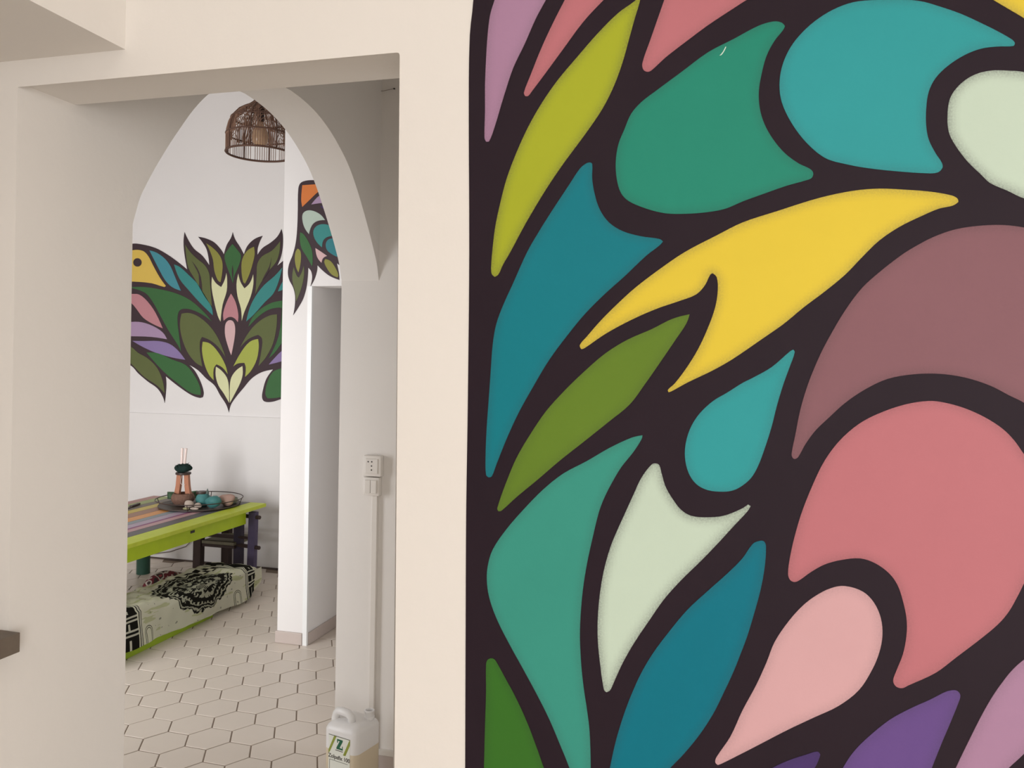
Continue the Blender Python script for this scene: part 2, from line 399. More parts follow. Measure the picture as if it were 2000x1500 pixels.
mural = empty('wall_mural', (0, 0, 0), 'large wall mural of feathers and leaves in thick black outlines beside the opening', 'mural')
flat_shape('black_ground', [(930, -150), (925, 0), (918, 70), (916, 200), (917, 500), (914, 800), (911, 1000), (910, 1200), (909, 1500), (908, 1900), (2300, 1900), (2300, -150)], YF, 0, .0012, BLACK, mural, sub=3, step=.03)
BIG = [
 ('feather', LILAC, [(985,-60),(967,0),(958,30),(953,70),(950,117),(948,167),(948,217),(947,270),(950,277),(956,276),(967,247),(985,187),(1003,133),(1025,87),(1047,37),(1067,0),(1100,-60)]),
 ('feather', PINK, [(1135,-60),(1104,0),(1080,47),(1057,97),(1037,147),(1024,181),(1026,188),(1032,188),(1040,178),(1067,142),(1100,97),(1140,43),(1180,0),(1235,-55)]),
 ('leaf', LIME, [(1251,-9),(1240,3),(1207,27),(1167,67),(1127,113),(1090,157),(1060,200),(1033,247),(1010,297),(990,350),(977,400),(968,443),(963,483),(960,520),(961,535),(967,541),(974,536),(983,517),(997,493),(1027,437),(1067,370),(1103,317),(1143,263),(1177,213),(1200,167),(1217,120),(1230,73),(1240,37),(1250,3)]),
 ('feather', PINK, [(1320,-60),(1298,0),(1285,37),(1270,80),(1255,124),(1257,137),(1266,141),(1274,137),(1300,113),(1340,82),(1383,50),(1433,17),(1460,0),(1560,-50)]),
 ('feather', GREEN, [(1510,43),(1526,45),(1533,52),(1529,60),(1513,80),(1497,110),(1487,147),(1482,180),(1484,213),(1493,243),(1510,273),(1533,300),(1560,320),(1581,330),(1588,338),(1585,348),(1573,353),(1537,363),(1497,377),(1450,394),(1417,408),(1380,415),(1337,418),(1300,417),(1263,408),(1228,393),(1213,377),(1205,350),(1203,317),(1208,283),(1220,253),(1233,223),(1253,200),(1283,177),(1333,140),(1383,103),(1433,77),(1480,52)]),
 ('feather', TEAL, [(1450+x/3,y/3) for x,y in [(650,16),(780,3),(900,0),(1040,10),(1150,40),(1280,85),(1400,140),(1500,190),(1580,237),(1594,255),(1585,272),(1500,275),(1400,287),(1300,325),(1200,390),(1130,460),(1090,540),(1075,640),(1075,740),(1090,820),(1130,900),(1166,955),(1170,985),(1142,1012),(1080,1017),(900,1005),(720,985),(590,960),(500,935),(430,890),(350,810),(280,710),(230,600),(217,500),(230,400),(270,300),(330,215),(420,130),(530,60)]]),
 ('feather', YELLOW, [(1860,-50),(1938,0),(1963,15),(2000,37),(2080,90),(2130,60),(2090,-60)]),
 ('feather', MINT, [(2000,142),(1970,139),(1933,139),(1900,148),(1873,167),(1855,193),(1850,227),(1853,260),(1867,287),(1890,317),(1917,343),(1933,358),(1967,373),(2000,388),(2070,400),(2120,340),(2120,240),(2070,165)]),
 ('leaf', PETROL, [(1157,321),(1153,318),(1145,320),(1133,330),(1113,360),(1080,410),(1053,453),(1030,493),(1003,553),(983,597),(970,633),(963,673),(959,727),(955,783),(951,840),(949,893),(950,927),(955,932),(961,930),(970,907),(990,857),(1013,807),(1043,753),(1073,703),(1107,657),(1143,613),(1183,573),(1220,540),(1262,500),(1289,479),(1295,472),(1288,467),(1253,462),(1217,452),(1190,435),(1172,410),(1162,380),(1157,350)]),
 ('feather', YELLOW, [(1133,674),(1136,682),(1142,680),(1183,652),(1233,625),(1283,603),(1327,588),(1360,575),(1377,557),(1387,537),(1392,534),(1400,542),(1402,567),(1397,600),(1383,640),(1363,683),(1340,720),(1317,750),(1305,761),(1306,766),(1312,764),(1343,747),(1393,723),(1433,700),(1487,663),(1530,633),(1570,600),(1610,570),(1650,537),(1683,503),(1717,470),(1757,443),(1800,422),(1833,408),(1860,402),(1871,395),(1869,388),(1857,382),(1817,375),(1767,371),(1717,369),(1667,373),(1600,387),(1517,413),(1450,435),(1400,460),(1337,493),(1283,530),(1240,563),(1207,593),(1173,627),(1147,657)]),
 ('leaf', OLIVE, [(1347,614),(1313,623),(1273,643),(1227,663),(1183,690),(1140,727),(1103,763),(1067,803),(1037,847),(1010,893),(990,940),(972,992),(974,998),(980,997),(1010,970),(1050,937),(1093,900),(1140,863),(1190,823),(1230,790),(1260,750),(1290,707),(1320,663),(1340,633)]),
 ('droplet', TEAL, [(1549,683),(1542,687),(1507,717),(1470,738),(1450,748),(1420,767),(1393,783),(1367,807),(1350,833),(1340,863),(1338,893),(1345,923),(1360,945),(1383,957),(1413,960),(1433,957),(1450,948),(1467,933),(1480,911),(1493,877),(1507,833),(1517,793),(1530,750),(1542,717),(1552,688)]),
 ('feather', MAUVE, [(1758,500),(1717,532),(1683,563),(1650,607),(1617,663),(1597,703),(1577,753),(1563,800),(1553,850),(1546,886),(1548,894),(1553,896),(1559,892),(1573,867),(1593,840),(1617,817),(1650,787),(1690,760),(1733,740),(1783,731),(1833,730),(1883,737),(1933,753),(1970,772),(2000,787),(2060,830),(2110,800),(2120,620),(2090,500),(2040,455),(2000,445),(1960,440),(1917,441),(1867,448),(1823,463),(1783,484)]),
 ('feather', PINK, [(1813,783),(1767,790),(1717,807),(1677,828),(1640,860),(1610,900),(1587,947),(1567,997),(1553,1043),(1543,1087),(1539,1120),(1543,1132),(1552,1136),(1562,1132),(1583,1117),(1610,1102),(1643,1093),(1680,1090),(1710,1100),(1737,1120),(1753,1143),(1763,1173),(1770,1207),(1770,1240),(1763,1277),(1750,1310),(1744,1329),(1750,1340),(1762,1343),(1773,1338),(1827,1313),(1867,1283),(1917,1245),(1950,1217),(1970,1193),(1987,1163),(2000,1137),(2040,1060),(2055,980),(2035,930),(2000,888),(1980,860),(1957,837),(1923,815),(1883,797),(1843,786)]),
 ('feather', PALEPINK, [(1650,1144),(1623,1148),(1593,1163),(1567,1183),(1540,1213),(1513,1253),(1497,1293),(1477,1337),(1450,1387),(1427,1437),(1400,1477),(1397,1487),(1402,1493),(1410,1490),(1450,1470),(1483,1453),(1537,1425),(1590,1400),(1637,1378),(1677,1347),(1703,1307),(1717,1273),(1723,1240),(1720,1207),(1707,1177),(1685,1155)]),
 ('feather', PURPLE, [(1863,1347),(1847,1350),(1817,1365),(1777,1383),(1737,1405),(1697,1437),(1667,1467),(1647,1497),(1625,1540),(1600,1610),(1780,1610),(1800,1550),(1820,1497),(1840,1447),(1857,1407),(1871,1372),(1875,1358),(1871,1350)]),
 ('feather', LILAC, [(2000,1287),(1977,1307),(1953,1337),(1933,1367),(1913,1403),(1893,1443),(1867,1497),(1845,1550),(1925,1545),(1970,1498),(2000,1470),(2060,1400),(2070,1240)]),
 ('feather', NAVY, [(1596,1467),(1577,1472),(1543,1483),(1510,1498),(1470,1525),(1440,1580),(1540,1570),(1590,1500),(1597,1487),(1602,1473)]),
 ('feather', SEATEAL, [(1255,850),(1233,855),(1190,875),(1147,900),(1100,925),(1060,957),(1022,996),(990,1033),(963,1073),(953,1107),(952,1140),(958,1173),(973,1213),(997,1260),(1023,1307),(1050,1357),(1073,1403),(1093,1450),(1112,1497),(1130,1550),(1145,1600),(1153,1560),(1154,1497),(1152,1430),(1147,1387),(1140,1340),(1135,1290),(1133,1233),(1137,1167),(1145,1110),(1157,1053),(1170,1000),(1180,973),(1193,947),(1213,913),(1237,883),(1253,858)]),
 ('feather', MINT, [(1273,907),(1282,905),(1288,909),(1292,923),(1300,950),(1313,973),(1330,995),(1350,1007),(1380,1010),(1413,1007),(1447,994),(1461,985),(1466,988),(1460,998),(1433,1027),(1400,1063),(1367,1097),(1330,1133),(1297,1170),(1267,1213),(1240,1253),(1217,1293),(1200,1330),(1192,1347),(1185,1351),(1180,1346),(1173,1300),(1168,1250),(1168,1207),(1172,1160),(1180,1113),(1193,1067),(1207,1033),(1222,1000),(1237,967),(1253,933)]),
 ('leaf', DEEPTEAL, [(1483,1056),(1470,1062),(1450,1090),(1420,1120),(1383,1153),(1343,1190),(1307,1233),(1277,1273),(1253,1313),(1233,1357),(1217,1400),(1203,1447),(1192,1497),(1185,1540),(1190,1600),(1280,1532),(1310,1498),(1337,1470),(1367,1433),(1393,1393),(1413,1353),(1433,1310),(1450,1267),(1460,1240),(1473,1197),(1485,1153),(1493,1110),(1496,1067),(1492,1057)]),
 ('leaf', LEAF, [(960,1285),(953,1288),(950,1297),(950,1350),(948,1417),(946,1497),(944,1570),(1090,1570),(1062,1497),(1050,1463),(1030,1410),(1007,1360),(987,1323),(970,1292),(966,1287)]),
]
for nm, mt, pts in BIG: flat_shape(nm, pts, YF, .0010, .0009, mt, mural, sub=4, step=.006)

SCR = mat('scratch_white', (214, 232, 218), .8, .2, noise=.02)
flat_shape('scratch', [(1405,109),(1408,107),(1413,100),(1417,92),(1418.5,92.5),(1414.5,101),(1409,108.5)], YF, .0019, .0001, SCR, mural, sub=2)

# bird and lotus mural on the far wall
OUT2 = pm('outline_brown', (66, 52, 56), 0)
fmural = empty('bird_mural', (0, 0, 0), 'symmetrical bird and lotus leaf mural on the far white wall above the table', 'mural')
K2 = lambda p: (230+p[0]/3.7486, 430+p[1]/3.7486)
sil = [(-180,420),(-90,290),(0,210),(105,173),(180,178),(280,205),(370,255),(440,305),(510,362),(490,250),(483,160),(490,88),(520,150),(560,210),(620,260),(672,332),(665,270),(650,210),(620,160),(590,122),(650,135),(710,165),(760,220),(778,252),(800,180),(830,130),(843,88),(860,140),(895,195),(925,252),(950,190),(1000,140),(1062,115),(1040,160),(1025,210),(1024,255),(1060,205),(1120,165),(1170,120),(1200,65),(1210,120),(1208,200),(1195,270),(1168,335),(1230,285),(1330,225),(1440,185),(1560,175),(1700,230),(1800,400),(1840,650),(1800,880),(1700,1010),(1580,1050),(1540,1140),(1400,1240),(1330,1330),(1320,1230),(1240,1290),(1195,1310),(1130,1330),(1075,1327),(1058,1298),(1065,1240),(1090,1160),(1138,1093),(1050,1115),(980,1160),(920,1230),(870,1290),(830,1350),(815,1408),(795,1350),(750,1280),(710,1210),(650,1160),(590,1100),(525,1060),(570,1110),(610,1190),(630,1260),(625,1295),(600,1301),(540,1280),(450,1220),(353,1143),(357,1200),(352,1280),(345,1338),(330,1290),(290,1230),(220,1180),(150,1120),(105,1070),(0,1010),(-120,900),(-190,650)]
YD = YFAR
flat_shape('outline', sil, YD, .0008, .0022, OUT2, fmural, sub=4, conv=K2)
FLEAF = pm('far_green', (66, 112, 66), .3); FOL = pm('far_olive', (104, 112, 68), .3); FOY = pm('far_olive_yellow', (150, 148, 72), .3)
FLIME = pm('far_lime', (176, 184, 84), .3); FCREAM = pm('far_cream', (226, 226, 178), .2); FPINK = pm('far_pink', (198, 138, 144), .2); FLP = pm('far_light_pink', (222, 184, 184), .2)
FTEAL = pm('far_teal', (64, 142, 138), .2); FBLUE = pm('far_blue', (76, 148, 160), .2); FYEL = pm('far_yellow', (228, 194, 92), .2); FLIL = pm('far_lilac', (176, 148, 178), .2); FPUR = pm('far_purple', (146, 126, 172), .2)
FARCELLS = [
 ('bird_head', FYEL, [(-60,300),(20,240),(105,222),(150,218),(195,230),(230,270),(260,330),(310,420),(355,482),(342,489),(250,462),(105,450),(-60,455)]),
 ('feather', FBLUE, [(235,222),(290,240),(350,285),(390,340),(420,410),(465,517),(400,490),(350,440),(300,350)]),
 ('feather', FTEAL, [(415,325),(460,345),(520,400),(590,470),(640,550),(690,640),(699,697),(600,600),(520,510),(455,430)]),
 ('leaf', FOL, [(497,180),(530,230),(580,280),(640,330),(672,390),(678,450),(685,540),(692,632),(640,560),(600,490),(560,420),(520,350),(505,270)]),
 ('leaf', FOY, [(650,170),(700,205),(750,260),(770,320),(765,400),(755,455),(735,440),(710,370),(700,290),(675,220)]),
 ('leaf', FLEAF, [(843,175),(880,220),(905,260),(890,330),(860,400),(845,462),(825,400),(795,320),(785,260),(810,215)]),
 ('leaf', FOY, [(1000,195),(950,225),(915,285),(908,360),(920,450),(935,465),(965,400),(990,320),(1005,250)]),
 ('leaf', FOL, [(1192,155),(1130,225),(1060,265),(1025,320),(1020,400),(1010,540),(1050,460),(1110,370),(1160,310),(1185,240)]),
 ('petal', FCREAM, [(693,415),(720,460),(760,490),(785,440),(797,388),(803,430),(800,520),(770,620),(755,742),(735,700),(705,580),(690,490)]),
 ('petal', FCREAM, [(885,393),(900,450),(930,500),(970,460),(994,398),(995,470),(975,560),(930,670),(910,738),(905,650),(880,560),(872,470)]),
 ('petal', FPINK, [(832,538),(865,600),(885,690),(882,747),(850,714),(815,710),(778,737),(775,680),(800,600)]),
 ('petal', FLP, [(825,732),(850,745),(862,790),(858,860),(840,960),(833,988),(815,940),(790,850),(788,780),(800,745)]),
 ('feather', FTEAL, [(1207,347),(1150,410),(1070,480),(1010,560),(970,640),(943,742),(1000,690),(1080,600),(1140,540),(1180,450)]),
 ('feather', FTEAL, [(1260,400),(1210,450),(1175,522),(1205,512),(1260,470)]),
 ('leaf', FLEAF, [(60,488),(105,490),(200,490),(330,510),(440,540),(540,590),(640,680),(692,742),(620,690),(540,655),(480,650),(450,670),(440,730),(450,830),(467,962),(440,910),(370,800),(310,690),(260,600),(200,530)]),
 ('leaf', FOL, [(470,685),(530,680),(600,710),(680,780),(740,870),(792,1003),(740,930),(680,880),(620,855),(605,890),(605,960),(622,1072),(570,1040),(510,960),(470,850),(458,760)]),
 ('leaf', FLIME, [(625,890),(680,905),(740,970),(790,1060),(807,1127),(770,1080),(725,1055),(705,1090),(705,1172),(670,1130),(640,1060),(620,960)]),
 ('petal', FCREAM, [(722,1073),(760,1100),(800,1150),(815,1210),(818,1337),(780,1270),(740,1210),(720,1140)]),
 ('petal', FCREAM, [(915,1068),(870,1100),(835,1150),(824,1210),(824,1337),(860,1270),(900,1190),(917,1130)]),
 ('leaf', FLIME, [(1030,870),(970,890),(910,960),(848,1072),(880,1050),(930,1045),(940,1080),(935,1147),(980,1100),(1020,1020),(1035,930)]),
 ('leaf', FOL, [(1168,690),(1110,700),(1040,740),(970,810),(898,932),(960,870),(1030,840),(1060,870),(1055,950),(1033,1067),(1090,1000),(1140,900),(1165,780)]),
 ('leaf', FLEAF, [(1280,575),(1200,590),(1130,605),(1050,650),(990,710),(958,782),(1040,700),(1110,655),(1180,640),(1205,645),(1180,850),(1108,1012),(1160,960),(1230,850),(1280,700)]),
 ('feather', FPINK, [(20,530),(105,540),(160,545),(220,595),(280,680),(332,792),(260,760),(190,715),(140,650),(105,610),(20,560)]),
 ('feather', FLIL, [(0,760),(105,745),(180,748),(260,775),(330,820),(364,872),(250,855),(105,850),(0,850)]),
 ('feather', FPUR, [(110,884),(200,885),(300,885),(380,905),(440,950),(497,1022),(400,1005),(280,970),(190,930)]),
 ('leaf', FLEAF, [(213,969),(300,975),(400,1020),(500,1060),(560,1130),(605,1220),(610,1280),(540,1265),(450,1200),(340,1110)]),
 ('leaf', FOL, [(30,900),(105,930),(150,970),(220,1010),(290,1080),(330,1170),(346,1267),(290,1210),(200,1150),(130,1080),(60,1000)]),
 ('leaf', FLEAF, [(1260,1060),(1198,1085),(1140,1110),(1100,1180),(1083,1270),(1100,1305),(1195,1295),(1260,1260)]),
 ('feather', FPUR, [(1260,920),(1200,960),(1150,1010),(1108,1057),(1195,1035),(1260,1010)]),
]
for nm, mt, pts in FARCELLS: flat_shape(nm, pts, YD, .0028, .0022, mt, fmural, sub=3, conv=K2)
eye = [(148+31*math.cos(a*math.pi/6), 310+31*math.sin(a*math.pi/6)) for a in range(12)]
flat_shape('eye', eye, YD, .0048, .0015, OUT2, fmural, sub=2, conv=K2)
for vein in ([(545,300),(585,352),(612,420),(622,520),(600,480),(596,400),(570,345)], [(1128,275),(1112,340),(1080,400),(1060,440),(1085,415),(1115,360)], [(843,330),(850,380),(845,440),(838,380)]):
    flat_shape('leaf_vein', vein, YD, .0048, .0012, OUT2, fmural, sub=2, conv=K2)

# toucan-like fragment above the doorway
pmural = empty('feather_mural', (0, 0, 0), 'small feather mural with an orange patch above the grey doorway', 'mural')
K3 = lambda p: (540+p[0]/5, 330+p[1]/5)
flat_shape('outline', [(375,110),(290,115),(235,140),(215,200),(210,400),(205,560),(190,720),(160,840),(125,930),(113,1010),(125,1080),(165,1160),(183,1240),(180,1340),(165,1427),(210,1360),(260,1270),(290,1170),(305,1060),(310,963),(340,1000),(350,1060),(333,1147),(370,1080),(395,1000),(400,938),(450,990),(520,1045),(614,1084),(610,1020),(588,918),(640,945),(760,900),(860,640),(820,300),(600,110)], YP, 0, .0025, OUT2, pmural, sub=4, conv=K3)
FORANGE = pm('far_orange', (222, 128, 66), .2); FMINT = pm('far_mint', (186, 202, 188), .2); FT2 = pm('far_teal_b', (56, 130, 138), .2)
for nm, mt, pts in [
 ('feather', FORANGE, [(255,160),(420,150),(560,150),(420,217),(330,300),(255,372),(245,300)]),
 ('feather', FLIL, [(343,347),(430,255),(560,200),(600,330),(460,332)]),
 ('feather', NAVY, [(430,366),(520,372),(640,400),(600,470),(520,430)]),
 ('feather', FMINT, [(260,440),(300,408),(360,410),(430,445),(477,500),(400,510),(350,550),(320,637),(280,580),(258,510)]),
 ('feather', FTEAL, [(365,600),(400,555),(460,540),(520,555),(580,620),(590,650),(500,665),(460,700),(448,767),(400,720),(368,660)]),
 ('feather', FT2, [(485,730),(510,690),(560,680),(680,700),(680,860),(600,860),(540,830),(495,790)]),
 ('leaf', FLEAF, [(235,620),(270,640),(320,720),(350,800),(357,900),(350,952),(300,860),(250,780),(232,700)]),
 ('leaf', FOY, [(210,778),(235,800),(243,850),(235,940),(218,1012),(195,960),(182,880),(190,810)]),
 ('leaf', FOL, [(173,958),(200,1040),(222,1062),(250,1010),(270,945),(272,1040),(250,1150),(215,1250),(195,1292),(185,1200),(160,1100),(160,1020)]),
 ('petal', FLP, [(383,773),(440,810),(497,850),(460,870),(442,917),(400,860)]),
 ('leaf', FOY, [(480,880),(530,900),(575,960),(607,1032),(600,1060),(540,1030),(490,960),(470,910)]),
]: flat_shape(nm, pts, YP, .0022, .0016, mt, pmural, sub=3, conv=K3)

# ------------------------------------------------------------------ counter at the left of the opening
ct = empty('half_wall_counter', (-1.45, 0.6, 0), 'half wall with a grey-brown counter slab against the left edge of the opening', 'counter')
MB().box((-1.55+1.45, -1.6, 0), (XL+1.45, YF-.6, 1.0155)).build('half_wall', PLASTER, ct)
MB().box((-1.62+1.45, -1.62, 1.0155), (-1.2915+1.45, YF-.6-.0015, 1.0525), bevel=.0015).build('counter_slab', STONE_TOP, ct)

# ------------------------------------------------------------------ wall fittings on the end wall
def plate(name, cx, cz, w_, h_, d_, label, cat):
    e = empty(name, (cx, YE, cz), label, cat)
    MB().box((-w_/2, -d_, -h_/2), (w_/2, -.0002, h_/2), bevel=.004).build('housing', WHITE_PLASTIC, e, smooth=True, auto=40)
    return e
so = plate('wall_socket', -1.325, 1.167, .074, .079, .030, 'square white wall socket with three small holes above the light switch', 'socket')
MB().box((-.026, -.0335, -.028), (.026, -.029, .028), bevel=.002).build('socket_plate', WHITE_PLASTIC, so)
for q, (dx, dz) in enumerate([(-.013, .017), (.002, .017), (.001, .001), (.001, -.014)]):
    MB().lathe([(.0028, 0), (.0028, .0012)], n=12).build('hole', DARK_GREY, so).matrix_local = Matrix.Translation((dx, -.0330, dz)) @ Matrix.Rotation(math.pi/2, 4, 'X')
sw = plate('light_switch', -1.328, 1.089, .066, .070, .028, 'square white double rocker light switch below the socket', 'light switch')
for dx in (-.0125, .0125):
    MB().box((dx-.0115, -.0335, -.025), (dx+.0115, -.027, .025), bevel=.002).build('rocker', WHITE_PLASTIC, sw)
tk = empty('cable_trunking', (-1.318, YE, 0), 'white vertical cable trunking running from the light switch down to the floor', 'trunking')
MB().box((-.0105, -.016, .089), (.0105, -.0002, 1.053), bevel=.0015).build('vertical_duct', WHITE_PLASTIC, tk)
MB().box((-.0105, -.013, .0685), (1.9, -.0002, .0885), bevel=.0015).build('horizontal_duct', WHITE_PLASTIC, tk)
hk = empty('wall_hook', (-1.30, YE, 2.608), 'tiny bent wire hook high on the hall end wall', 'hook')
MB().tube([(-.028, -.004, -.004), (-.01, -.010, -.007), (.012, -.010, -.004), (.030, -.006, 0)], .0012, 6).build('wire', mat('grey_wire', (150, 140, 130), .5), hk)
MB().lathe([(0, 0), (.004, .001), (.004, .004), (0, .006)], (.032, -.004, -.002), 10).build('screw', DARK_GREY, hk)

# ------------------------------------------------------------------ jerrycan with a paper label
HDPE = mat('milky_plastic', (238, 236, 234), .32, .5, noise=.01, sss=.35)
LIQ = mat('milky_plastic_with_liquid', (222, 208, 182), .32, .5, noise=.03, nscale=12, sss=.3)
jc = empty('jerrycan', (-1.318, 2.715, 0), 'white plastic jerrycan with a green and white label standing on the tiles', 'jerrycan', rz=math.radians(-14))
W, D = .075, .072
def rrect(w_, d_, r, z, n=6):
    pts = []
    for cx_, cy_, a0 in ((w_-r, d_-r, 0), (-w_+r, d_-r, 90), (-w_+r, -d_+r, 180), (w_-r, -d_+r, 270)):
        for k in range(n+1):
            a = math.radians(a0+90*k/n); pts.append((cx_+r*math.cos(a), cy_+r*math.sin(a), z))
    return pts
def loft(bm, loops, cap0=True, cap1=True):
    R_ = [[bm.verts.new(p) for p in L] for L in loops]
    for A, B in zip(R_, R_[1:]):
        for k in range(len(A)): bm.faces.new((A[k], A[(k+1) % len(A)], B[(k+1) % len(A)], B[k]))
    if cap0: bm.faces.new(R_[0][::-1])
    if cap1: bm.faces.new(R_[-1])
LZ = .178
mb = MB(); loft(mb.bm, [rrect(W-.006, D-.006, .020, 0), rrect(W, D, .024, .006), rrect(W, D, .024, LZ)], True, False); mb.build('filled_body', LIQ, jc, smooth=True, auto=50)
mb = MB(); loft(mb.bm, [rrect(W, D, .024, LZ), rrect(W, D, .024, .245), rrect(W-.004, D-.004, .024, .256), rrect(W-.014, D-.014, .026, .266), rrect(W-.030, D-.028, .026, .272)], False, True); mb.build('upper_body', HDPE, jc, smooth=True, auto=60)
hp = [(-.058, -.026, .246), (-.060, -.026, .268), (-.055, -.026, .286), (-.045, -.026, .297), (-.028, -.026, .299), (.000, -.026, .296), (.014, -.026, .288), (.017, -.026, .262)]
MB().tube(hp, .0145, 12).build('handle', HDPE, jc, smooth=True)
MB().lathe([(.019, 0), (.019, .008), (.0165, .010), (.0165, .024), (.0185, .026), (.0185, .031), (.0145, .032), (.014, .022), (0, .021)], (.046, .036, .266), 24).build('neck', HDPE, jc, smooth=True, auto=50)
# label on the left-hand visible face (local -Y face)
PAPER = mat('label_paper', (236, 238, 228), .5, .3, noise=.01); LGREEN = mat('label_green', (150, 160, 70), .5, .3, noise=.02); DGREEN = mat('label_dark_green', (46, 104, 78), .5, .3, noise=.02); INK = mat('label_ink', (92, 88, 82), .6, .3, noise=.02)
fy = -D-.0004
lb = MB().box((-.049, fy-.0004, .06), (.049, fy, .232)).build('label', PAPER, jc)
def flat(pts, material, nm, dy): return MB().prism([(x, fy-dy, z) for x, z in pts], (0, -.0003, 0)).build(nm, material, lb)
flat([(-.049, .2295), (.049, .2295), (.049, .2315), (-.049, .2315)], INK, 'label_rule', .0005)
flat([(-.049, .176), (-.024, .2295), (-.013, .2295), (-.043, .170), (-.049, .163)], LGREEN, 'label_stripe', .0005)
flat([(.018, .170), (.029, .170), (.049, .212), (.049, .2295), (.0465, .2295)], LGREEN, 'label_stripe', .0005)
Zs = [(-.010, .222), (.016, .222), (.016, .217), (.002, .192), (.0135, .192), (.0135, .200), (.0165, .200), (.0165, .186), (-.0125, .186), (-.0125, .191), (.002, .216), (-.006, .216), (-.006, .209), (-.010, .209)]
flat(Zs, DGREEN, 'label_logo', .0006)
flat([(-.017, .180), (.017, .180), (.017, .1825), (-.017, .1825)], INK, 'label_rule', .0006)
flat([(-.044, .142), (.040, .142), (.040, .1433), (-.044, .1433)], INK, 'label_rule', .0006)
flat([(-.044, .07), (-.0425, .07), (-.0425, .142), (-.044, .142)], INK, 'label_rule', .0006)
tcu = bpy.data.curves.new('label_text', 'FONT'); tcu.body = 'Zolpafix 100'; tcu.size = .0195; tcu.align_x = 'CENTER'; tcu.extrude = .0002; tcu.offset = .0004
to = bpy.data.objects.new('label_text', tcu); col.objects.link(to)
bpy.context.view_layer.update()
dg = bpy.context.evaluated_depsgraph_get(); tme = bpy.data.meshes.new_from_object(to.evaluated_get(dg)); bpy.data.objects.remove(to)
tob = bpy.data.objects.new('label_text', tme); col.objects.link(tob); tme.materials.clear(); tme.materials.append(INK); tob.parent = lb
tob.matrix_local = Matrix.Translation((.0, fy-.0007, .150)) @ Matrix.Rotation(math.pi/2, 4, 'X')

# ------------------------------------------------------------------ table of painted planks
TZ = .53
tb = empty('dining_table', (-3.67, 4.2, 0), 'low striped table of painted planks with a lime green apron', 'table')
tx, ty = 3.67, -4.2
LIMEW = mat('lime_wood_paint', (188, 212, 34), .5, .4, noise=.1, nscale=14, bump=.1)
bands = [(-3.205, -3.335, (198, 212, 62)), (-3.335, -3.424, (92, 90, 92)), (-3.424, -3.482, (196, 156, 158)), (-3.482, -3.505, (150, 84, 128)), (-3.505, -3.578, (184, 166, 184)), (-3.578, -3.639, (142, 152, 158)), (-3.639, -3.724, (228, 160, 92)), (-3.724, -3.825, (164, 122, 98)), (-3.825, -3.905, (206, 184, 78)), (-3.905, -3.980, (104, 92, 82)), (-3.980, -4.068, (152, 164, 96)), (-4.068, -4.150, (176, 130, 120))]
for a, b, c in bands:
    MB().box((b+tx+.001, 3.0+ty, TZ-.024), (a+tx-.001, 5.157+ty, TZ), bevel=.0015).build('plank', mat('plank_paint', c, .45, .4, noise=.12, nscale=22, bump=.08), tb)
ap = MB().box((-3.275+tx, 3.1+ty, .412), (-3.255+tx, 4.985+ty, .505), bevel=.002).build('apron', LIMEW, tb)
MB().box((-3.2549+tx, 4.385+ty, .466), (-3.253+tx, 4.425+ty, .482)).build('drawer_slot', DARK_GREY, ap)
MB().box((-4.095+tx, 3.1+ty, .412), (-4.075+tx, 4.985+ty, .505), bevel=.002).build('apron', LIMEW, tb)
MB().box((-4.074+tx, 4.965+ty, .412), (-3.276+tx, 4.985+ty, .505), bevel=.002).build('apron', LIMEW, tb)
DG = mat('dark_green_paint', (52, 88, 74), .5, .4, noise=.1)
for lx, ly in ((-4.09, 4.985), (-4.09, 3.2), (-3.33, 3.2)):
    MB().lathe([(.046, 0), (.046, .14), (.049, .145), (.049, .30), (.046, .31), (.046, TZ-.025)], (lx+tx, ly+ty, 0), 20).build('leg', DG, tb, smooth=True, auto=40)
# black knife-like thing lying on the planks at the left
kn = empty('letter_knife', (-3.93, 4.52, TZ), 'dark flat knife lying on the yellow plank at the left of the table', 'knife', rz=math.radians(-78))
MB().prism([(-.20, -.012, .001), (-.06, -.016, .001), (.10, -.014, .001), (.17, .002, .001), (.10, .010, .001), (-.06, .012, .001), (-.20, .010, .001)], (0, 0, .004)).build('blade', DARK_METAL, kn)
MB().box((-.30, -.011, .001), (-.19, .011, .013), bevel=.003).build('handle', DARK_METAL, kn)

# ------------------------------------------------------------------ tray and what stands on it
tray = empty('round_tray', (-3.585, 4.925, TZ), 'round dark tray with a thin wire hoop rim on the striped table', 'tray')
RT = .275
SLATE = mat('dark_slate', (78, 68, 62), .5, .4, noise=.2, nscale=18, bump=.2, bscale=40)
MB().lathe([(0, .001), (RT-.03, .001), (RT-.005, .008), (RT-.006, .014), (RT-.03, .009), (0, .009)], n=48).build('tray_base', SLATE, tray, smooth=True, auto=40)
MB().tube([((RT+.012)*math.cos(a*math.pi/32), (RT+.012)*math.sin(a*math.pi/32), .052) for a in range(64)], .0032, 8, closed=True).build('hoop', DARK_METAL, tray, smooth=True)
for k in range(4):
    a = math.radians(20+90*k)
    MB().tube([((RT-.004)*math.cos(a), (RT-.004)*math.sin(a), .010), ((RT+.012)*math.cos(a), (RT+.012)*math.sin(a), .052)], .0026, 6).build('hoop_stay', DARK_METAL, tray)
TT = TZ+.0095
